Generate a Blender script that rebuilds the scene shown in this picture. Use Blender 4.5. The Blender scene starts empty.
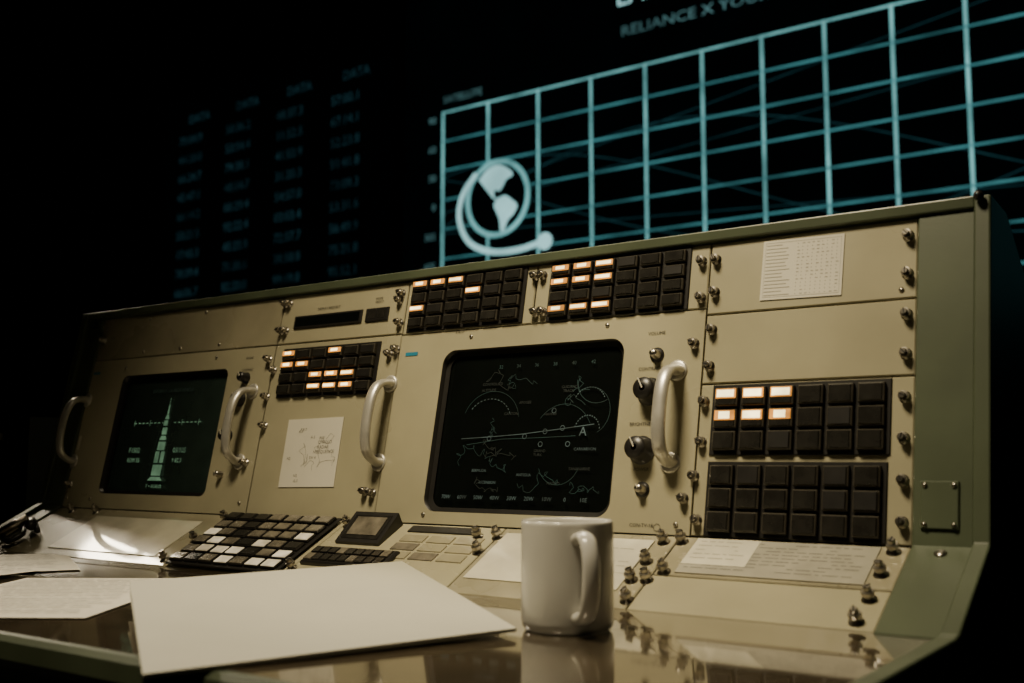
import bpy, bmesh, math, random
from mathutils import Matrix, Vector
random.seed(7)
scene=bpy.context.scene
COL=bpy.context.collection

# ---------------------------------------------------------------- materials
def new_mat(name):
    m=bpy.data.materials.new(name); m.use_nodes=True
    nt=m.node_tree; b=nt.nodes['Principled BSDF']
    return m,nt,b
def mat(name,col,rough=.5,metal=0.,var=.12,scale=30.,bump=0.,coat=0.,spec=.5,rvar=.0,bscale=None,crough=.06):
    m,nt,b=new_mat(name)
    tc=nt.nodes.new('ShaderNodeTexCoord'); n=nt.nodes.new('ShaderNodeTexNoise')
    n.inputs['Scale'].default_value=scale; n.inputs['Detail'].default_value=5
    nt.links.new(tc.outputs['Object'],n.inputs['Vector'])
    r=nt.nodes.new('ShaderNodeValToRGB')
    r.color_ramp.elements[0].position=.3; r.color_ramp.elements[1].position=.7
    r.color_ramp.elements[0].color=tuple(c*(1-var) for c in col)+(1,)
    r.color_ramp.elements[1].color=tuple(min(1,c*(1+var)) for c in col)+(1,)
    nt.links.new(n.outputs['Fac'],r.inputs['Fac']); nt.links.new(r.outputs['Color'],b.inputs['Base Color'])
    b.inputs['Roughness'].default_value=rough; b.inputs['Metallic'].default_value=metal
    b.inputs['Coat Weight'].default_value=coat; b.inputs['Coat Roughness'].default_value=crough
    b.inputs['Specular IOR Level'].default_value=spec
    if rvar:
        n2=nt.nodes.new('ShaderNodeTexNoise'); n2.inputs['Scale'].default_value=scale*.35; n2.inputs['Detail'].default_value=6
        nt.links.new(tc.outputs['Object'],n2.inputs['Vector'])
        mr=nt.nodes.new('ShaderNodeMapRange'); mr.inputs['From Min'].default_value=.3; mr.inputs['From Max'].default_value=.7
        mr.inputs['To Min'].default_value=max(.02,rough-rvar); mr.inputs['To Max'].default_value=rough+rvar
        nt.links.new(n2.outputs['Fac'],mr.inputs['Value']); nt.links.new(mr.outputs['Result'],b.inputs['Roughness'])
    if bump:
        bp=nt.nodes.new('ShaderNodeBump'); bp.inputs['Strength'].default_value=bump; bp.inputs['Distance'].default_value=.001
        n3=nt.nodes.new('ShaderNodeTexNoise'); n3.inputs['Scale'].default_value=bscale or 500; n3.inputs['Detail'].default_value=3
        nt.links.new(tc.outputs['Object'],n3.inputs['Vector'])
        nt.links.new(n3.outputs['Fac'],bp.inputs['Height']); nt.links.new(bp.outputs['Normal'],b.inputs['Normal'])
    return m
def emis(name,col,st,var=.25,scale=60.,base=(0.01,0.01,0.01)):
    m,nt,b=new_mat(name)
    b.inputs['Base Color'].default_value=base+(1,); b.inputs['Roughness'].default_value=.5
    tc=nt.nodes.new('ShaderNodeTexCoord'); n=nt.nodes.new('ShaderNodeTexNoise'); n.inputs['Scale'].default_value=scale
    nt.links.new(tc.outputs['Object'],n.inputs['Vector'])
    mr=nt.nodes.new('ShaderNodeMapRange'); mr.inputs['From Min'].default_value=.3; mr.inputs['From Max'].default_value=.7
    mr.inputs['To Min'].default_value=st*(1-var); mr.inputs['To Max'].default_value=st*(1+var)
    nt.links.new(n.outputs['Fac'],mr.inputs['Value']); nt.links.new(mr.outputs['Result'],b.inputs['Emission Strength'])
    b.inputs['Emission Color'].default_value=col+(1,)
    return m
TAN=mat('console_tan_paint',(.315,.29,.195),.32,var=.14,scale=6,bump=.05,rvar=.10)
TAN2=mat('console_tan_gloss',(.27,.245,.165),.28,var=.18,scale=12,rvar=.08,coat=1.,crough=.06)
GREEN=mat('console_green_paint',(.066,.082,.050),.36,var=.14,scale=12,bump=.05)
GREEND=mat('console_green_shaded',(.012,.014,.010),.6,var=.1,scale=12)  # console green darkened, shade put into the colour
DARK=mat('console_dark_interior',(.012,.012,.011),.6)
BLACK=mat('black_plastic',(.012,.011,.010),.36,var=.2,scale=80)
FRAME=mat('button_frame',(.042,.037,.028),.32,var=.2,scale=80)
KEY=mat('button_cap_dark',(.016,.015,.013),.2,var=.3,scale=60)
KEYG=mat('button_cap_grey',(.13,.115,.088),.2,var=.4,scale=60,coat=.8,crough=.08)
AMB=emis('button_lit_amber',(1.,.36,.05),1.3,.4,45)
WARM=emis('button_lit_white',(1.,.78,.36),4.0,.3,45)
KEYL=emis('keypad_key_reflection_glow',(1.,.84,.55),.34,.8,40,base=(.42,.38,.30))  # glow imitates ceiling light reflected off glossy key caps
CHROME=mat('worn_chrome',(.42,.39,.34),.28,metal=1.,var=.3,scale=90)
ALU=mat('handle_aluminium',(.58,.56,.50),.34,metal=.6,var=.1,scale=60)
GLASS=mat('crt_glass_black',(.003,.004,.0035),.12,var=.1,spec=.35)
GLASS2=mat('crt_glass_teal',(.018,.029,.025),.12,var=.15)
PAPER=mat('paper_white',(.56,.53,.44),.7,var=.05,scale=8)
PAPERG=mat('paper_print_grey',(.12,.115,.10),.7)
PAPERL=mat('paper_print_faint',(.28,.265,.21),.6)
CARD=mat('label_card',(.58,.55,.44),.3,var=.16,scale=18,coat=1.,crough=.05)
INK=mat('panel_ink',(.03,.028,.022),.6)
BLUE=mat('label_tape_blue',(.02,.18,.28),.4)
DESK=mat('desk_laminate',(.075,.058,.037),.09,var=.30,scale=9,rvar=.05,coat=1.,spec=.8,crough=.05)
BIND=mat('folder_cover_cream',(.42,.405,.32),.5,var=.06,scale=7,bump=.06)
BINDE=mat('folder_edge',(.36,.34,.27),.6,var=.1,scale=200)
MUG=mat('mug_glazed_ceramic',(.54,.53,.49),.16,var=.03,scale=20,coat=.3)
WALLM=mat('wall_black_paint',(.008,.008,.008),.8)
FLOORM=mat('floor_carpet_dark',(.02,.018,.016),.9,bump=.5)
CEILM=mat('ceiling_black',(.006,.006,.006),.9)

# ---------------------------------------------------------------- mesh builder
def text_geom(body,size):
    c=bpy.data.curves.new('t','FONT'); c.body=body; c.size=size; c.resolution_u=2
    o=bpy.data.objects.new('t',c); COL.objects.link(o)
    bpy.context.view_layer.update()
    me=bpy.data.meshes.new_from_object(o.evaluated_get(bpy.context.evaluated_depsgraph_get()))
    vs=[v.co.copy() for v in me.vertices]; fs=[tuple(p.vertices) for p in me.polygons]
    bpy.data.objects.remove(o); bpy.data.curves.remove(c); bpy.data.meshes.remove(me)
    return vs,fs
class MB:
    def __init__(s,*mats): s.bm=bmesh.new(); s.mats=list(mats)
    def mi(s,m):
        if m not in s.mats: s.mats.append(m)
        return s.mats.index(m)
    def geom(s,vs,fs,m,M=None,smooth=False):
        i=s.mi(m); bv=[s.bm.verts.new((M@Vector(v)) if M else Vector(v)) for v in vs]
        for f in fs:
            try: F=s.bm.faces.new([bv[k] for k in f])
            except ValueError: continue
            F.material_index=i; F.smooth=smooth
    def box(s,x0,x1,y0,y1,z0,z1,m,b=0.,M=None):
        """box with the +z edges chamfered by b"""
        if b:
            vs=[(x0,y0,z0),(x1,y0,z0),(x1,y1,z0),(x0,y1,z0),(x0,y0,z1-b),(x1,y0,z1-b),(x1,y1,z1-b),(x0,y1,z1-b),
                (x0+b,y0+b,z1),(x1-b,y0+b,z1),(x1-b,y1-b,z1),(x0+b,y1-b,z1)]
            fs=[(3,2,1,0)]+[(k,(k+1)%4,4+(k+1)%4,4+k) for k in range(4)]+[(4+k,4+(k+1)%4,8+(k+1)%4,8+k) for k in range(4)]+[(8,9,10,11)]
        else:
            vs=[(x0,y0,z0),(x1,y0,z0),(x1,y1,z0),(x0,y1,z0),(x0,y0,z1),(x1,y0,z1),(x1,y1,z1),(x0,y1,z1)]
            fs=[(3,2,1,0)]+[(k,(k+1)%4,4+(k+1)%4,4+k) for k in range(4)]+[(4,5,6,7)]
        s.geom(vs,fs,m,M)
    def quad(s,x0,x1,y0,y1,z,m,M=None): s.geom([(x0,y0,z),(x1,y0,z),(x1,y1,z),(x0,y1,z)],[(0,1,2,3)],m,M)
    def lathe(s,prof,n,m,M=None,smooth=True,closed=False):
        vs=[];fs=[]
        for r,z in prof:
            for k in range(n):
                a=2*math.pi*k/n; vs.append((r*math.cos(a),r*math.sin(a),z))
        for j in range(len(prof)-1):
            for k in range(n): fs.append((j*n+k,j*n+(k+1)%n,(j+1)*n+(k+1)%n,(j+1)*n+k))
        if closed: fs.append(tuple(range((len(prof)-1)*n,len(prof)*n))); fs.append(tuple(reversed(range(n))))
        s.geom(vs,fs,m,M,smooth)
    def sweep(s,pts,rx,ry,n,m,M=None,side=Vector((1,0,0)),scales=None):
        pts=[Vector(p) for p in pts]; vs=[];fs=[]
        for i,p in enumerate(pts):
            t=(pts[min(i+1,len(pts)-1)]-pts[max(i-1,0)]).normalized()
            u=(side-t*side.dot(t)).normalized(); w=t.cross(u); k=scales[i] if scales else 1
            for j in range(n):
                a=2*math.pi*j/n; vs.append(p+u*(rx*k*math.cos(a))+w*(ry*k*math.sin(a)))
        for i in range(len(pts)-1):
            for j in range(n): fs.append((i*n+j,i*n+(j+1)%n,(i+1)*n+(j+1)%n,(i+1)*n+j))
        fs.append(tuple(reversed(range(n)))); fs.append(tuple(range((len(pts)-1)*n,len(pts)*n)))
        s.geom(vs,fs,m,M,True)
    def ribbon(s,pts,w,z,m,M=None,closed=False):
        P=[Vector((p[0],p[1])) for p in pts]
        if closed: P.append(P[0])
        vs=[];fs=[]
        for i,p in enumerate(P):
            t=(P[min(i+1,len(P)-1)]-P[max(i-1,0)])
            if closed and i in(0,len(P)-1): t=P[1]-P[-2]
            if t.length==0: t=Vector((1,0))
            t.normalize(); nn=Vector((-t.y,t.x))*w/2
            vs+= [(p.x+nn.x,p.y+nn.y,z),(p.x-nn.x,p.y-nn.y,z)]
        for i in range(len(P)-1): fs.append((2*i,2*i+1,2*i+3,2*i+2))
        s.geom(vs,fs,m,M)
    def text(s,body,size,x,y,z,m,M=None,align='l',rot=0.,sx=1.):
        vs,fs=text_geom(body,size)
        if not vs: return
        w=max(v.x for v in vs)
        dx={'l':0,'c':-w/2,'r':-w}[align]
        c,sn=math.cos(rot),math.sin(rot)
        vs=[(x+((v.x+dx)*sx)*c-v.y*sn,y+((v.x+dx)*sx)*sn+v.y*c,z) for v in vs]
        s.geom(vs,fs,m,M)
    def finish(s,name,M=None,parent=None,normals=False):
        if normals: bmesh.ops.recalc_face_normals(s.bm,faces=s.bm.faces)
        me=bpy.data.meshes.new(name); s.bm.to_mesh(me); s.bm.free()
        for m in s.mats: me.materials.append(m)
        o=bpy.data.objects.new(name,me); COL.objects.link(o)
        if parent: o.parent=parent
        if M is not None: o.matrix_world=M
        return o
def catmull(pts,n=6):
    P=[Vector(p) for p in pts]; P=[P[0]*2-P[1]]+P+[P[-1]*2-P[-2]]; out=[]
    for i in range(1,len(P)-2):
        for k in range(n):
            t=k/n; a,b,c,d=P[i-1],P[i],P[i+1],P[i+2]
            out.append(.5*((2*b)+(c-a)*t+(2*a-5*b+4*c-d)*t*t+(3*b-a-3*c+d)*t**3))
    out.append(P[-2]); return out

# ---------------------------------------------------------------- frames
DZ=.74
L=math.radians(11.7)
PF=Matrix(((1,0,0,0),(0,math.sin(L),-math.cos(L),.023),(0,math.cos(L),math.sin(L),.805),(0,0,0,1)))
AA=math.atan2(.065,.123)
AF=Matrix(((1,0,0,0),(0,math.cos(AA),-math.sin(AA),-.10),(0,math.sin(AA),math.cos(AA),.74),(0,0,0,1)))
XL,XR=-.782,.752
console=bpy.data.objects.new('mission_control_console',None); COL.objects.link(console)

def pw(v,n): p=PF@Vector((0,v,n)); return (p.y,p.z)
def aw(v,n): p=AF@Vector((0,v,n)); return (p.y,p.z)
def extrude_x(mb,prof,x0,x1,m):
    n=len(prof); vs=[(x0,y,z) for y,z in prof]+[(x1,y,z) for y,z in prof]
    fs=[tuple(range(n)),tuple(reversed(range(n,2*n)))]+[(k,k+n,(k+1)%n+n,(k+1)%n) for k in range(n)]
    mb.geom(vs,fs,m)
# --- cabinet body
mb=MB()
yt,zt=pw(.345,-.03)
body=[(-.10,.70),aw(0,-.012),aw(.139,-.012),pw(.0,-.035),pw(.345,-.035),(yt+.02,zt),(.44,.93),(.44,.05),(-.02,.05),(-.08,.66)]
extrude_x(mb,body,XL+.004,XR-.004,DARK)
mb.finish('cabinet_body',parent=console,normals=True)
# --- side panels with raised rim
mb=MB()
side=[(-.548,.742),(-.548,.715),(-.40,.685),(-.12,.64),(-.06,.0),(.45,.0),(.45,.945),(pw(.352,-.05)[0]+.015,pw(.352,-.02)[1]),pw(.352,.010),pw(.004,.010),aw(-.004,.010),(-.12,.745)]
extrude_x(mb,side,XR,XR+.016,GREEN)
extrude_x(mb,side,XL-.016,XL,GREEN)
o=mb.finish('side_panels',parent=console,normals=True)
bv=o.modifiers.new('b','BEVEL'); bv.width=.002; bv.segments=2
# --- top cap rail
mb=MB()
top=[pw(.341,0),pw(.341,.007),pw(.353,.009),(yt+.035,zt+.013),(yt+.035,zt-.0),pw(.341,-.03)]
extrude_x(mb,top,XL,XR,GREEN)
o=mb.finish('top_rail',parent=console,normals=True)
bv=o.modifiers.new('b','BEVEL'); bv.width=.0015; bv.segments=2
# --- green end strips
mb=MB()
mb.box(.696,XR,0,.341,-.006,.003,GREEN,.0015); mb.box(XL,-.738,0,.341,-.006,.003,GREEN,.0015)
mb.box(.704,.739,.017,.063,.003,.006,GREEN,.001)
for x in(.708,.735):
    for v in(.021,.059): mb.lathe([(.0024,.006),(.0024,.0075),(.0005,.008)],10,CHROME,Matrix.Translation((x,v,0)))
mb.lathe([(.005,.002),(.005,.006),(.0035,.009),(.0005,.0095)],14,BLACK,Matrix.Translation((.758,.349,.012)))
for v in(.334,.325,.30): mb.box(-.762,-.752,v-.002,v+.002,.003,.006,BLACK)
mb.finish('end_strips',PF,console)
mb=MB()
mb.box(.696,XR,-.004,.141,-.006,.003,GREEN,.0015); mb.box(XL,-.738,-.004,.141,-.006,.003,GREEN,.0015)
mb.lathe([(.006,.003),(.006,.004),(.0005,.0045)],16,CHROME,Matrix.Translation((.725,.125,0)))
mb.finish('apron_end_strips',AF,console)

# --- panel plates
def rrect(cx,cy,hx,hy,r,n=7,bulge=0):
    pts=[]
    for qx,qy,a0 in((1,1,0),(-1,1,90),(-1,-1,180),(1,-1,270)):
        for k in range(n+1):
            a=math.radians(a0+90*k/n); pts.append((cx+qx*(hx-r)+r*math.cos(a),cy+qy*(hy-r)+r*math.sin(a)))
    if bulge: pts=[(x+(x-cx)/hx*bulge*(1-((y-cy)/hy)**2)*hx, y+(y-cy)/hy*bulge*(1-((x-cx)/hx)**2)*hy) for x,y in pts]
    return pts
def holed_plate(mb,x0,x1,y0,y1,hole,m,depth,m2):
    bm=mb.bm; i=mb.mi(m); j=mb.mi(m2)
    outer=[(x0,y0),(x1,y0),(x1,y1),(x0,y1)]
    vo=[bm.verts.new((x,y,0)) for x,y in outer]; vh=[bm.verts.new((x,y,0)) for x,y in hole]
    eo=[bm.edges.new((vo[k],vo[(k+1)%4])) for k in range(4)]
    nh=len(vh); eh=[bm.edges.new((vh[k],vh[(k+1)%nh])) for k in range(nh)]
    r=bmesh.ops.triangle_fill(bm,use_beauty=True,use_dissolve=False,edges=eo+eh,normal=(0,0,1))
    for f in r['geom']:
        if isinstance(f,bmesh.types.BMFace): f.material_index=i
    vb=[bm.verts.new((x,y,-.006)) for x,y in outer]
    for k in range(4):
        F=bm.faces.new((vo[k],vb[k],vb[(k+1)%4],vo[(k+1)%4])); F.material_index=i
    vd=[bm.verts.new((v.co.x,v.co.y,-depth)) for v in vh]
    for k in range(nh):
        F=bm.faces.new((vh[k],vh[(k+1)%nh],vd[(k+1)%nh],vd[k])); F.material_index=j; F.smooth=True
mb=MB()
g=.0009
def plate(x0,x1,y0,y1,m=TAN): mb.box(x0+g,x1-g,y0+g,y1-g,-.006,0,m,.0012)
plate(-.738,-.262,.262,.341,TAN2)
plate(-.262,-.005,.262,.341)
plate(-.005,.216,.260,.341); plate(.216,.461,.260,.341)
plate(.461,.696,.252,.341); plate(.461,.696,.170,.252); plate(.461,.696,0,.170)
plate(-.262,-.005,0,.262)
mb.finish('panel_plates',PF,console)
BC=(.217,.1245,.139,.1075); LC=(-.503,.128,.139,.102)
mb=MB()
holed_plate(mb,-.005+g,.461-g,g,.260-g,rrect(*BC,.018,bulge=.02),TAN,.030,BLACK)
mb.finish('crt_plate_centre',PF,console)
mb=MB()
holed_plate(mb,-.738+g,-.262-g,g,.262-g,rrect(*LC,.012,bulge=.01),TAN,.030,BLACK)
mb.finish('crt_plate_left',PF,console)

# --- apron plates
mb=MB()
plate(-.738,-.285,0,.139,TAN2); plate(-.285,-.05,0,.139); plate(-.05,.215,0,.139)
plate(.215,.45,.0,.139,TAN2); plate(.45,.696,.064,.139,TAN2); plate(.45,.696,0,.064)
mb.finish('apron_plates',AF,console)

# --- desk slab
mb=MB()
mb.box(XL,XR,-.532,-.10,.715,DZ,DESK,.0)
mb.finish('desk_top',parent=console)
mb=MB()
extrude_x(mb,[(-.532,DZ),(-.532,.715),(-.546,.715),(-.548,.722),(-.546,.736),(-.540,DZ)],XL,XR,GREEN)
extrude_x(mb,[(-.10,.70),(-.10,.715),(-.543,.715),(-.53,.70),(-.40,.68)],XL,XR,GREEND)  # underside in darkened green to imitate shade below the desk edge
mb.finish('desk_edge_trim',parent=console,normals=True)

# --- push buttons
def block(name,F,x0,x1,y0,y1,nc,nr,lit,style='split',z=0.):
    mb=MB()
    mb.box(x0-.003,x1+.003,y0-.003,y1+.003,z,z+.002,BLACK,.0008)
    px=(x1-x0)/nc; py=(y1-y0)/nr
    for r in range(nr):
        for c in range(nc):
            a=x0+c*px+.0024; b=x0+(c+1)*px-.0024; t=y1-r*py-.0019; d=y1-(r+1)*py+.0019
            k=lit.get((r,c))
            if style=='full':
                h=random.uniform(-.0008,.0008)
                mb.box(a-.0004,b+.0004,d,t,z+.002,z+.0062+h,KEY,.001)
                mb.box(a+.001,b-.001,d+.0014,t-.0014,z+.0062+h,z+.0074+h,k or KEY,.0006); continue
            mb.box(a,b,d,t,z+.002,z+.0080,FRAME,.0010)
            zz=z+.0080
            a+=.0018;b-=.0018;d+=.0015;t-=.0015
            jj=random.uniform(-.0004,.0004)
            if k is None: mb.box(a,b,d,t,zz,zz+.0018+jj,KEY if random.random()<.8 else BLACK,.0006)
            else:
                h=d+(t-d)*.40
                mb.box(a,b,h,t,zz,zz+.0018,AMB,.0005); mb.box(a,b,d,h-.0004,zz,zz+.0014,KEY,.0004)
                f=.0016 if k is WARM else .0052
                mb.quad(a+f,b-f,h+.0012,t-.0014,zz+.00185,WARM)
    return mb.finish(name,F,console)
A_,W_=AMB,WARM
block('button_block_top_a',PF,.006,.198,.266,.338,6,4,{(0,0):A_,(0,1):A_,(0,2):W_,(1,3):W_,(2,0):W_})
block('button_block_top_b',PF,.241,.434,.264,.336,6,4,{(0,0):A_,(0,1):A_,(0,2):W_,(1,0):A_,(1,1):A_,(1,2):W_,(3,0):A_,(3,1):W_,(3,2):W_})
block('button_block_centre',PF,-.238,-.044,.180,.251,6,4,{(0,0):A_,(1,0):A_,(0,3):A_,(1,1):A_,(2,3):A_,(2,4):W_,(3,2):W_,(3,3):W_,(3,4):A_,(2,2):A_})
block('button_block_right_upper',PF,.480,.670,.092,.165,6,3,{(0,0):W_,(0,1):W_,(0,2):W_,(1,0):A_,(1,1):W_,(1,2):A_})
block('button_block_right_lower',PF,.480,.668,.004,.079,6,3,{})
lit={}
for r in range(6):
    for c in range(7):
        q=random.random()
        lit[(r,c)]=KEYL if (r>=2 and q<.40) or (r<2 and q<.06) else (KEYG if q<.90 else None)  # KEYL caps carry the painted reflection, mostly in the lower rows
block('keypad_apron',AF,-.277,-.060,.004,.132,7,6,lit,'full',z=.004)

# --- indicator displays, labels, note cards that belong to the panel
mb=MB()
mb.box(-.229,-.088,.285,.305,0,.003,BLACK,.001); mb.quad(-.225,-.092,.288,.302,.0032,GLASS)
mb.box(-.080,-.036,.285,.305,0,.003,BLACK,.001); mb.quad(-.074,-.060,.289,.301,.0032,KEY); mb.quad(-.056,-.042,.289,.301,.0032,KEY)
def lab(t,x,v,s=.0058,al='c'): mb.text(t,s,x,v,.0006,INK,align=al)
lab('DISPLAY REQUEST',-.16,.312);lab('MODE\nSELECT',-.058,.318,.005)
lab('VOLUME',.399,.233); lab('CONTRAST',.394,.190); lab('BRIGHTNESS',.390,.124); lab('POWER',.394,.071); lab('CON-TV-18',.40,.008)
lab('BRIGHT',-.318,.243,.005); lab('CONTRAST',-.318,.224,.005)
lab('1  2  3',-.68,.02,.006); lab('G 30',-.70,.30,.006); lab('EVENT',.10,.262-.006,.005)
mb.quad(-.733,-.713,.236,.241,.0008,BLUE); mb.quad(.008,.030,.229,.234,.0008,BLUE)
mb.quad(-.733,-.725,.10,.125,.0008,CARD)
for x,v in((.68,.262),(-.28,.018),(.08,.012),(.443,.012),(-.73,.016),(-.66,.016),(.33,.250),(.12,.250),(-.64,.245),(-.40,.25),(-.60,.272),(-.50,.272),(-.40,.272),(-.60,.331),(-.45,.331)):
    mb.lathe([(.0028,0),(.0028,.0012),(.0004,.0016)],10,CHROME,Matrix.Translation((x,v,0)))
mb.ribbon([(.42+.004*math.cos(a*.35),.008+.004*math.sin(a*.35)) for a in range(18)],.0006,.0006,INK)
mb.finish('panel_labels',PF,console)

# --- quarter-turn fasteners
def stud(mb,x,v,s=1.,z=0.):
    M=Matrix.Translation((x,v,z))@Matrix.Scale(s,4)@Matrix.Rotation(random.random()*3,4,'Z')
    mb.lathe([(.0078,0),(.0078,.0010),(.0040,.0014),(.0038,.006)],16,CHROME,M)
    mb.lathe([(.0038,.006),(.0062,.0062),(.0064,.0068),(.0064,.0100),(.0060,.0106)],16,CHROME,M,smooth=False)
    mb.lathe([(.0060,.0106),(.0040,.0108),(.0040,.0150),(.0034,.0158),(.0003,.0158)],16,CHROME,M,smooth=False)
    mb.box(-.0042,.0042,-.0006,.0006,.0150,.0163,BLACK,M=M)
mb=MB()
pts=[(.686,v) for v in(.321,.279,.235,.193,.148,.106,.064,.023)]
pts+=[(.451,.319),(.469,.319),(.453,.274),(.470,.279),(.470,.234),(.470,.191),(.467,.150),(.467,.104),(.449,.219),(.461,.066),(.468,.018),(.450,.041)]
pts+=[(-.257,.328),(-.256,.284),(-.257,.222),(-.262,.180),(-.255,.135),(-.282,.079),(-.272,.240),(-.248,.328),(-.246,.284),
      (-.016,.323),(-.012,.279),(-.022,.234),(-.010,.240),(-.028,.040),(-.014,.038),(.214,.325),(.226,.325),(.221,.275),(.232,.275),(-.724,.300),(-.728,.040),(-.018,.313)]
for x,v in pts: stud(mb,x,v,.80)
mb.finish('panel_fasteners',PF,console)
mb=MB()
for x,v in((.188,.115),(.216,.117),(.210,.083),(.433,.050),(.450,.052),(.434,.085),(.436,.125),(.457,.127),(.462,.069),(.445,.015),(.679,.089),(.679,.048),(.677,.013),(.681,.128),
           (-.70,.02),(-.69,.128),(-.62,.128),(-.30,.015),(-.292,.066),(-.29,.125),(-.046,.02),(-.04,.126)): stud(mb,x,v,.95)
mb.finish('apron_fasteners',AF,console)

# --- knobs
mb=MB()
def knob(x,v,r,h,m):
    M=Matrix.Translation((x,v,0))
    n=28; prof=[(r*1.15,0),(r*1.15,.002),(r,.003),(r*.93,h-.003),(r*.85,h),(r*.25,h+.0005)]
    mb.lathe(prof,n,m,M); mb.box(-.0006,.0006,0,r*.9,h,h+.001,CARD,M=M@Matrix.Rotation(.5,4,'Z'))
knob(.397,.164,.0145,.020,BLACK); knob(.393,.095,.0145,.020,BLACK)
for x,v in((.402,.208),(.398,.050)):
    knob(x,v,.0052,.012,CHROME); mb.lathe([(.009,0),(.009,.0015),(.0005,.0018)],18,BLACK,Matrix.Translation((x,v,0)))
knob(-.318,.212,.008,.014,BLACK); knob(-.322,.178,.010,.014,BLACK); knob(-.334,.060,.005,.012,CHROME)
knob(-.335,.120,.009,.014,BLACK)
mb.finish('control_knobs',PF,console)

# --- grab handles
mb=MB()
def handle(x,v0,v1,w=.0085):
    c=(v0+v1)/2; h=(v1-v0)/2
    pts=catmull([(x,v0,0),(x,v0+.001,.012),(x,c-h*.84,.026),(x,c-h*.5,.034),(x,c,.036),(x,c+h*.5,.034),(x,c+h*.84,.026),(x,v1-.001,.012),(x,v1,0)],5)
    n=len(pts); sc=[1+.3*max(0,1-min(i,n-1-i)/5.) for i in range(n)]
    mb.sweep(pts,w,.0052,16,ALU,scales=sc)
    for v in(v0,v1): mb.lathe([(.0125,0),(.0125,.0015),(.010,.0025),(.0005,.0026)],20,ALU,Matrix.Translation((x,v,0)))
handle(.430,.081,.188); handle(-.012,.080,.190); handle(-.297,.080,.190); handle(-.735,.080,.190)
mb.finish('grab_handles',PF,console)

# --- apron equipment
mb=MB()
def wedge(x0,x1,v0,v1,h0,h1,m,top):
    vs=[(x0,v0,0),(x1,v0,0),(x1,v1,0),(x0,v1,0),(x0,v0,h0),(x1,v0,h0),(x1,v1,h1),(x0,v1,h1)]
    mb.geom(vs,[(3,2,1,0),(0,1,5,4),(1,2,6,5),(2,3,7,6),(3,0,4,7),(4,5,6,7)],m)
    i=.006; s=(h1-h0)/(v1-v0)
    mb.geom([(x0+i,v0+i,h0+s*i+.0006),(x1-i,v0+i,h0+s*i+.0006),(x1-i,v1-i,h1-s*i+.0006),(x0+i,v1-i,h1-s*i+.0006)],[(0,1,2,3)],top)
wedge(-.024,.052,.082,.134,.004,.018,BLACK,KEY)
mb.geom([(-.012,.094,.0085),(.040,.094,.0085),(.040,.124,.0166),(-.012,.124,.0166)],[(0,1,2,3)],KEYG)
mb.box(-.040,.100,.030,.068,0,.006,BLACK,.002)
for c in range(9):
    for r in range(2):
        x=-.036+c*.0148; v=.034+r*.016
        mb.box(x,x+.0125,v,v+.013,.006,.0085,KEYG if (c*3+r)%5==0 else KEY,.0006)
for c in range(3):
    for r in range(3):
        x=.075+c*.044; v=.058+r*.019
        mb.box(x,x+.038,v,v+.015,0,.0015,KEYG if (c+r)%4==1 else TAN2,.0004)
mb.box(.072,.180,.118,.132,0,.002,BLACK,.0005)
mb.finish('apron_controls',AF,console)
mb=MB()
def sheet(x0,x1,y0,y1,lines=0,z=.0014,m=None,ink=None):
    mb.box(x0,x1,y0,y1,.0003,z,m or CARD)
    for k in range(lines):
        y=y1-.006-k*(y1-y0-.01)/lines
        x=x0+.006
        while x<x1-.02:
            q=random.uniform(.004,.018); mb.quad(x,x+q,y-.0006,y+.0006,z+.0002,ink or PAPERL); x+=q+.003
            if random.random()<.12: x+=.03
sheet(.225,.425,.030,.126,0); sheet(.474,.668,.069,.134,9,m=PAPERL,ink=PAPERG); sheet(.474,.545,.085,.134,5,.0018); sheet(-.60,-.33,.020,.115,0); sheet(.33,.425,.06,.12,6,.0018)
mb.finish('desk_reference_cards',AF,console)

# ---------------------------------------------------------------- CRT monitors
TX=emis('crt_trace_white',(.50,.72,.58),.095,.7,60); TT=emis('crt_trace_teal',(.05,.32,.24),.09,.5,40); TD=emis('crt_trace_dim',(.22,.38,.28),.03,.5,40)
TG=emis('crt_trace_green',(.40,.74,.42),.22,.4,50)
def crt(C,glass,bulge,r):
    mb=MB(); cx,cy,hx,hy=C
    pts=rrect(0,0,hx-.0008,hy-.0008,r,bulge=bulge); n=len(pts)
    rings=[1,.93,.8,.6,.4,.2]; vs=[];fs=[]
    for k in rings:
        for x,y in pts: vs.append((x*k,y*k,-.012+.006*(1-k*k)))
    for j in range(len(rings)-1):
        for k in range(n): fs.append((j*n+k,j*n+(k+1)%n,(j+1)*n+(k+1)%n,(j+1)*n+k))
    fs.append(tuple(range((len(rings)-1)*n,len(rings)*n)))
    mb.geom(vs,fs,glass,None,True)
    vs=[(x,y,-.012) for x,y in pts]+[(x*.9,y*.9,-.029) for x,y in pts]
    mb.geom(vs,[(k,n+k,n+(k+1)%n,(k+1)%n) for k in range(n)]+[tuple(reversed(range(n,2*n)))],BLACK)
    op=rrect(0,0,hx-.0008,hy-.0008,r,bulge=bulge); ip=rrect(0,0,hx-.007,hy-.007,r*.8,bulge=bulge)
    vs=[(x,y,-.008) for x,y in op]+[(x,y,-.0095) for x,y in ip]
    mb.geom(vs,[(k,(k+1)%n,n+(k+1)%n,n+k) for k in range(n)],BLACK)
    return mb
Z=-.0052
mb=crt(BC,GLASS,.02,.018)
for i,t in enumerate(('70W','60W','50W','40W','30W','20W','10W','0','10E')): mb.text(t,.0072,-.108+i*.026,-.090,Z,TX,align='c')
for i,t in enumerate(('32','34','36','38','40','42')): mb.text(t,.0065,-.045+i*.028,.080,Z,TT,align='c')
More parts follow.
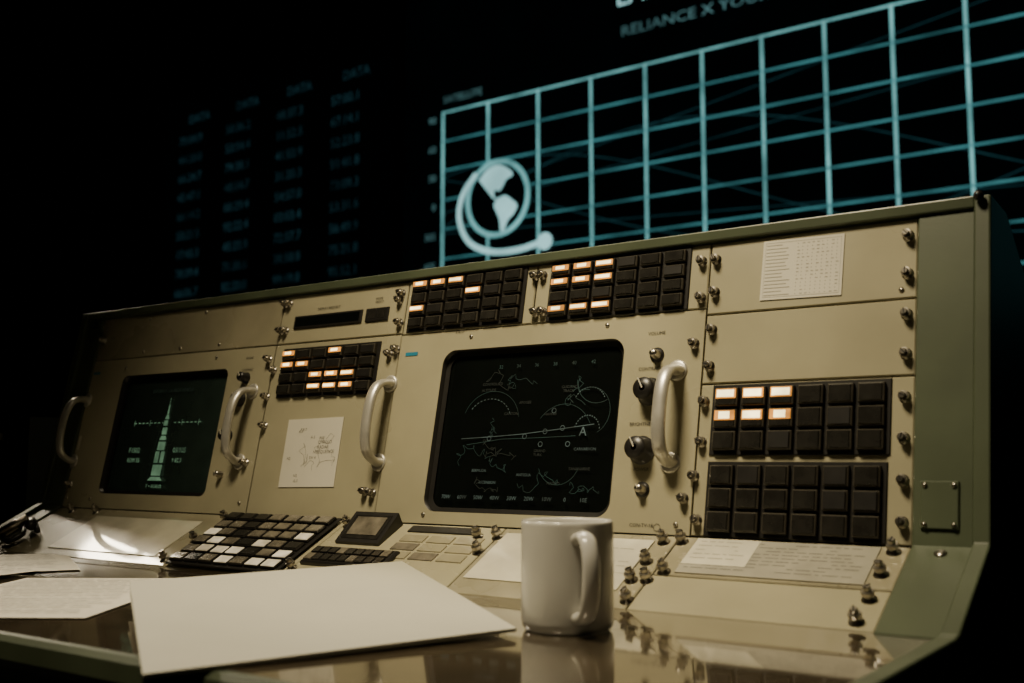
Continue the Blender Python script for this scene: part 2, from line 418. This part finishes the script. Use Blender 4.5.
mb.ribbon([(-.095,-.012),(-.05,-.010),(0,-.007),(.05,-.002),(.105,.004)],.0009,Z,TX)
mb.ribbon([(-.085,-.020),(-.03,-.013),(.02,-.012),(.08,-.010)],.0006,Z,TT)
def arc(cx,cy,rr,a0,a1,w,m,ry=None,dash=False):
    N=28; q=[(cx+rr*math.cos(math.radians(a0+(a1-a0)*k/N)),cy+(ry or rr)*math.sin(math.radians(a0+(a1-a0)*k/N))) for k in range(N+1)]
    if dash:
        for k in range(0,N,2): mb.ribbon(q[k:k+2],w,Z,m)
    else: mb.ribbon(q,w,Z,m)
arc(-.055,.01,.035,20,150,.0011,TX,.03,True); arc(-.052,.008,.045,10,160,.0005,TT,.042)
arc(.06,-.02,.045,30,140,.0005,TT,.05); arc(.095,.02,.03,-60,120,.0005,TT); arc(.06,-.04,.03,200,340,.0005,TT)
arc(.095,-.005,.018,10,170,.0012,TX,.02,True); arc(.095,.03,.022,20,160,.0012,TX,.02,True); arc(.105,.06,.03,180,300,.0006,TT)
for k in range(12):
    x=random.uniform(-.1,.1); y=random.uniform(-.075,.075); q=[(x,y)]
    for j in range(18):
        x+=random.uniform(-.006,.009); y+=random.uniform(-.007,.007)
        x=max(-.12,min(.12,x)); y=max(-.08,min(.08,y)); q.append((x,y))
    mb.ribbon(catmull([(a,b,0) for a,b in q],2),.0005,Z,TD if k%3==0 else TT)
mb.text('A',.016,.090,-.010,Z,TX,align='c')
for t,x,y in(('CONTROLLED',-.055,.058),('ALTITUDE',-.06,.05),('APOGEE',0,.032),('GUIDANCE\n  TRACK',.065,.05),('TANANARIVE',.09,-.052),('CARNARVON',.095,-.028),('CANTON',-.02,.018),('BERMUDA',-.06,-.055),('GRAND\nTURK',.03,-.03),('ASCENSION',-.045,-.07),('HAWAII',.04,.016),('ANTIGUA',.01,-.06),('MADRID',.055,-.07)):
    mb.text(t,.0050,x,y,Z,TX if len(t)%2 else TD,align='c')
for x,y in((-.05,-.012),(.005,-.01),(.035,-.004),(.06,0),(.045,.022),(.03,-.02),(.07,-.02)):
    arc(x,y,.003,0,360,.0008,TX)
o=mb.finish('crt_monitor',PF@Matrix.Translation((BC[0],BC[1],0)))
mb=crt(LC,GLASS2,.01,.012)
KX=1.35
def fig(pts,m=TG): mb.geom([(x*KX,y,Z) for x,y in pts],[tuple(range(len(pts)))],m)
def rect(x0,x1,y0,y1,m=TG): fig([(x0,y0),(x1,y0),(x1,y1),(x0,y1)],m)
rect(-.009,.009,-.070,-.052); fig([(-.014,-.078),(.014,-.078),(.009,-.072),(-.009,-.072)]); rect(-.009,-.001,-.049,-.030); rect(.002,.009,-.049,-.030)
rect(-.007,.007,-.028,-.014); fig([(-.007,-.011),(.007,-.011),(.004,-.004),(-.004,-.004)]); rect(-.0045,.0045,-.002,.010); rect(-.0045,.003,.013,.022)
fig([(-.004,.024),(.004,.024),(.0022,.031),(-.0022,.031)]); rect(-.0012,.0012,.032,.048); rect(-.0004,.0004,.048,.060)
for s in(-1,1):
    mb.ribbon([(s*.020,-.078),(s*.017,-.02),(s*.009,.030)],.0005,Z,TD)
for k in range(17):
    x=-.085+k*.0105
    if abs(x)>.010: mb.ribbon([(x,.018),(x+.006,.018)],.0014,Z,TG)
    if k%4==0: mb.ribbon([(x,.013),(x,.023)],.0010,Z,TG)
mb.text('F1502',.012,-.085,-.032,Z,TG,align='l'); mb.text('03/105',.012,.032,-.032,Z,TG); mb.text('RDM 55',.010,-.085,-.048,Z,TG); mb.text('9 82.3',.010,.034,-.048,Z,TG)
mb.text('SATURN V  LAUNCH VEHICLE',.008,0,.070,Z,TD,align='c'); mb.text('T + 00:00:03',.008,0,-.090,Z,TG,align='c')
o=mb.finish('crt_monitor.001',PF@Matrix.Translation((LC[0],LC[1],0)))

# ---------------------------------------------------------------- notes taped on the panel
mb=MB()
w,h=.092,.070
mb.box(-w/2,w/2,-h/2,h/2,.0004,.0012,PAPER)
for k in range(15):
    y=h/2-.006-k*.0042
    mb.quad(-w/2+.004,-w/2+.004+random.uniform(.018,.030),y-.0005,y+.0005,.0014,PAPERL)
    for c in range(9): mb.quad(-.006+c*.0055,-.006+c*.0055+random.choice((.001,.003)),y-.0005,y+.0005,.0014,PAPERL)
mb.ribbon([(-w/2+.003,h/2-.003),(w/2-.003,h/2-.003),(w/2-.003,-h/2+.003),(-w/2+.003,-h/2+.003)],.0004,.0014,PAPERL,closed=True)
mb.finish('checklist_sheet',PF@Matrix.Translation((.572,.298,0))@Matrix.Rotation(-.02,4,'Z'))
mb=MB()
w,h=.112,.100
mb.box(-w/2,w/2,-h/2,h/2,.0004,.0012,PAPER)
for k in range(5):
    x,y=random.uniform(-.03,.03),random.uniform(-.03,.03); q=[(x,y)]
    for j in range(9): x+=random.uniform(-.012,.012); y+=random.uniform(-.012,.012); q.append((max(-.05,min(.05,x)),max(-.045,min(.045,y))))
    mb.ribbon(q,.0005,.0014,PAPERG)
for k in range(10): mb.text(random.choice(('RX-7','B12','SW 4','N2','PAD','A-3')),.006,random.uniform(-.05,.03),random.uniform(-.045,.042),.0014,PAPERG)
mb.text('C. HOLD\nRADAR\nSEQUENCE',.007,.012,.012,.0014,PAPERG)
mb.finish('sketch_note',PF@Matrix.Translation((-.146,.094,0))@Matrix.Rotation(.02,4,'Z'))

# ---------------------------------------------------------------- mug
mb=MB()
R=.0408;H=.0945
prof=[(.0005,.0035),(R*.80,.0035),(R*.84,.0),(R*.90,.0),(R*.965,.003),(R,.009),(R,.045),(R,H-.004),(R*.995,H-.0015),(R*.975,H),(R*.945,H-.001),(R*.93,H-.004),(R*.925,.012),(R*.86,.006),(.0005,.005)]
mb.lathe(prof,64,MUG)
hp=catmull([(R-.002,0,.080),(R+.010,0,.083),(R+.022,0,.079),(R+.029,0,.066),(R+.030,0,.048),(R+.026,0,.030),(R+.016,0,.018),(R-.002,0,.014)],7)
mb.sweep(hp,.0075,.0052,18,MUG,side=Vector((0,1,0)),scales=[1.12 if i<3 or i>len(hp)-4 else 1 for i in range(len(hp))])
mb.finish('coffee_mug',Matrix.Translation((.471,-.236,DZ+.0005))@Matrix.Rotation(math.radians(-41),4,'Z'),normals=False)

# ---------------------------------------------------------------- document folder leaning from desk onto the apron
mb=MB()
P1=Vector((.354,-.586,.0035));P2=Vector((.459,-.296,.0075));T_=Vector((.154,-.098,.031));Q_=Vector((.0365,-.377,.0255))
def slab(p,thick,m,thick2=None):
    th=[thick,thick,thick2 or thick,thick2 or thick]
    vs=[tuple(v-Vector((0,0,th[i]))) for i,v in enumerate(p)]+[tuple(v) for v in p]
    mb.geom(vs,[(3,2,1,0),(0,1,5,4),(1,2,6,5),(2,3,7,6),(3,0,4,7),(4,5,6,7)],m)
def inset(p,k,dz):
    c=sum(p,Vector())/4; return [v+(c-v)*k-Vector((0,0,dz)) for v in p]
q=[P1,P2,T_,Q_]
slab(q,.0014,BIND)
slab(inset(q,.03,.0014),.0006,BINDE,.0085)
slab([v-Vector((0,0,[.0021,.0021,.0100,.0100][i])) for i,v in enumerate(q)],.0010,BIND)
o=mb.finish('document_folder',Matrix.Translation((0,0,DZ)))

# ---------------------------------------------------------------- loose papers
def paper(cx,cy,rot,z,w=.216,l=.285,lines=18,name='paper_sheet'):
    mb=MB(); N=8; vs=[];fs=[]
    for j in range(N+1):
        for i in range(N+1):
            x=-w/2+w*i/N; y=-l/2+l*j/N
            vs.append((x,y,.0006+.004*max(0,(i/N-.6))**2*(j/N)))
    for j in range(N):
        for i in range(N): fs.append((j*(N+1)+i,j*(N+1)+i+1,(j+1)*(N+1)+i+1,(j+1)*(N+1)+i))
    mb.geom(vs,fs,PAPER,smooth=True)
    for k in range(lines):
        y=l/2-.025-k*(l-.045)/max(1,lines)
        x=-w/2+.015
        while x<w/2-.03:
            q=random.uniform(.008,.03); mb.quad(x,min(x+q,w/2-.015),y-.0014,y+.0014,.0022,PAPERG); x+=q+.004
            if random.random()<.06: break
    return mb.finish(name,Matrix.Translation((cx,cy,z))@Matrix.Rotation(rot,4,'Z'))
paper(-.105,-.375,math.radians(34),DZ+.001,l=.33,lines=22)
paper(-.50,-.23,math.radians(62),DZ+.001)
paper(-.40,-.40,math.radians(12),DZ+.0045,lines=12)

# ---------------------------------------------------------------- headset cable & plug on the left of the apron
mb=MB()
mb.sweep(catmull([(-.735,.02,.006),(-.715,.05,.010),(-.69,.035,.008),(-.70,.012,.008),(-.73,.03,.016),(-.705,.065,.014),(-.67,.05,.006)],8),.0045,.0045,10,BLACK,side=Vector((0,0,1)))
M=Matrix.Translation((-.70,.06,.012))@Matrix.Rotation(math.radians(80),4,'Y')@Matrix.Rotation(.5,4,'X')
mb.lathe([(.0005,-.02),(.009,-.02),(.009,.012),(.007,.014),(.007,.03),(.0005,.031)],16,BLACK,M)
mb.lathe([(.0095,-.006),(.0098,-.004),(.0098,.004),(.0095,.006)],16,CHROME,M)
M=Matrix.Translation((-.715,.035,.020))@Matrix.Rotation(math.radians(70),4,'Y')@Matrix.Rotation(-.7,4,'X')
mb.lathe([(.0005,-.02),(.008,-.02),(.008,.012),(.006,.014),(.006,.03),(.0005,.031)],16,CHROME,M)
mb.finish('headset_cord',AF@Matrix.Translation((0,0,.003)))

# ---------------------------------------------------------------- dark equipment rack beyond the left end
mb=MB()
mb.box(-1.75,-1.02,.12,.55,0,.97,GREEND)
mb.box(-1.72,-1.05,.105,.12,.72,.95,BLACK)
for k in range(3): mb.box(-1.68+k*.20,-1.51+k*.20,.098,.105,.76,.91,FRAME)
for k in range(6): mb.box(-1.70+k*.11,-1.64+k*.11,.098,.105,.925,.938,CARD)
mb.finish('equipment_rack')

# ---------------------------------------------------------------- room
def room_box(name,x0,x1,y0,y1,z0,z1,m):
    mb=MB(); mb.box(x0,x1,y0,y1,z0,z1,m); return mb.finish(name)
room_box('floor',-13,6,-5,6.1,-.1,0,FLOORM); room_box('ceiling',-13,6,-5,6.1,6.5,6.6,CEILM)
room_box('wall_back',-13,6,6.1,6.2,0,6.5,WALLM); room_box('wall_front',-13,6,-5.1,-5,0,6.5,WALLM)
room_box('wall_left',-13.1,-13,-5,6.1,0,6.5,WALLM); room_box('wall_right',6,6.1,-5,6.1,0,6.5,WALLM)

# ---------------------------------------------------------------- projection screens
SB=emis('screen_backing',(.0,.30,.36),.003,.3,2,base=(.004,.005,.005))
SL=emis('screen_line_cyan',(.26,.72,.72),.66,.45,3); SH=emis('screen_line_cyan_thin',(.14,.58,.62),.34,.55,2)
SD=emis('screen_line_dim',(.12,.50,.58),.07,.3,3); SE=emis('screen_earth',(.45,.90,.90),.9,.2,3); ST=emis('screen_text',(.30,.70,.72),.24,.4,3)
SF=Matrix(((1,0,0,0),(0,0,-1,6.0),(0,1,0,0),(0,0,0,1)))   # local x=X, y=Z, z toward viewer
mb=MB()
mb.box(-5.3,4.5,1.6,5.6,-.06,0,SB)
z0,dz=3.87,.258
xs=[-4.84,-4.35,-3.84,-3.335,-2.85,-2.375,-1.91,-1.455,-1.0,-.54]+[-.54+.46*k for k in range(1,11)]
x0=xs[0]; xe=xs[-1]; ze=z0-dz*8
for x in xs: mb.quad(x-.012,x+.012,ze,z0+.012,.004,SL)
for k in range(9): mb.quad(x0,xe,z0-k*dz-.008,z0-k*dz+.008,.006,SL if k in(0,) else SH)
for ph,am,mz in((0,.55,2.85),(1.1,.55,2.8),(2.3,.5,2.9)):
    q=[(x0+i*.08,mz+am*math.sin(i*.08*.75+ph)) for i in range(0,113)]
    mb.ribbon(q,.010,.003,SD)
for a in(.08,-.10,.17): mb.ribbon([(x0,2.9+a),(xe,3.1+a*8)],.008,.003,SD)
mb.text('SATELLITE',.085,-4.84,3.955,.004,ST,sx=1.1)
for k in range(8): mb.text(('90','60','30','0','30S','60S','90S','')[k] ,.085,-4.92,z0-k*dz-.08,.004,ST,align='r')
mb.text('EARTH ORBIT',.22,-3.10,4.39,.004,SE); mb.text('RELIANCE X YOURS 0.1',.115,-3.06,4.14,.004,ST,sx=1.25)
ex,ey,er=-4.25,3.03,.31
mb.geom([(ex+er*math.cos(a*math.pi/24),ey+er*math.sin(a*math.pi/24),.007) for a in range(48)],[tuple(range(48))],SB)
mb.ribbon([(ex+er*math.cos(a*math.pi/24),ey+er*math.sin(a*math.pi/24)) for a in range(48)],.045,.009,SL,closed=True)
def blob(pts): 
    q=catmull([(ex+er*a,ey+er*b,0) for a,b in pts+[pts[0]]],4)[:-1]
    mb.geom([(v.x,v.y,.010) for v in q],[tuple(range(len(q)))],SE)
blob([(-.62,.58),(-.30,.84),(.05,.90),(.38,.74),(.52,.56),(.30,.46),(.20,.30),(.06,.18),(-.06,.24),(-.10,.08),(-.01,-.02),(-.12,.0),(-.30,.2),(-.48,.42)])
blob([(.0,-.02),(.26,.04),(.48,-.10),(.66,-.28),(.54,-.50),(.36,-.64),(.24,-.88),(.12,-.90),(.08,-.6),(-.02,-.38),(-.10,-.18)])
tail=catmull([(ex-.22,ey+.24,0),(ex-.36,ey+.08,0),(ex-.40,ey-.12,0),(ex-.30,ey-.33,0),(ex-.08,ey-.44,0),(ex+.20,ey-.46,0),(ex+.46,ey-.42,0)],6)
mb.ribbon([(v.x,v.y) for v in tail],.05,.012,SE)
mb.geom([(ex+.48+.07*math.cos(a*math.pi/12),ey-.42+.07*math.sin(a*math.pi/12),.013) for a in range(24)],[tuple(range(24))],SE)
mb.finish('plotting_screen',SF)
SDT=emis('data_screen_text',(.14,.45,.55),.060,.5,2); SDB=emis('data_screen_backing',(.0,.30,.36),.0015,.2,2,base=(.003,.004,.004))
mb=MB()
mb.box(-8.75,-5.45,1.6,4.75,-.05,0,SDB)
mb.ribbon([(-8.65,1.7),(-5.55,1.7),(-5.55,4.65),(-8.65,4.65)],.012,.004,SDB,closed=True)
for c in range(4):
    mb.text('DATA',.13,-8.35+c*.76,4.42,.004,SDT)
    for r in range(13):
        mb.text('%02d:%02d.%d'%(random.randint(0,99),random.randint(0,59),random.randint(0,9)),.13,-8.5+c*.76,4.20-r*.205,.004,SDT)
mb.finish('data_display_screen',SF)

# ---------------------------------------------------------------- lights
def area(name,loc,target,sx,sy,power,col,spread=180):
    l=bpy.data.lights.new(name,'AREA'); l.shape='RECTANGLE'; l.size=sx; l.size_y=sy; l.energy=power; l.color=col; l.spread=math.radians(spread)
    o=bpy.data.objects.new(name,l); COL.objects.link(o); o.location=loc
    o.rotation_euler=(Vector(target)-Vector(loc)).to_track_quat('-Z','Y').to_euler(); return o
area('overhead_lamp',(.16,-.78,2.6),(.30,0,.95),.5,.35,6.6,(1,.84,.55),54)
area('ceiling_light',(-1.05,1.30,3.1),(-.2,-.1,.8),1.1,.45,22,(1,.86,.62),120)
area('ceiling_light.001',(-3.9,1.3,3.1),(-.6,-.1,.8),.9,.5,22,(1,.86,.62),120)

w=bpy.data.worlds.new('w'); scene.world=w; w.use_nodes=True
w.node_tree.nodes['Background'].inputs['Color'].default_value=(.5,.55,.6,1); w.node_tree.nodes['Background'].inputs['Strength'].default_value=.003

# ---------------------------------------------------------------- camera
cam=bpy.data.cameras.new('camera'); co=bpy.data.objects.new('camera',cam); COL.objects.link(co)
cam.lens=37.97; cam.sensor_width=36; cam.clip_start=.05; cam.clip_end=60
co.location=(1.0,-1.05,.89); co.rotation_euler=(math.radians(96.13),0,math.radians(35.9))
cam.dof.use_dof=True; cam.dof.focus_distance=1.38; cam.dof.aperture_fstop=4.8
scene.camera=co
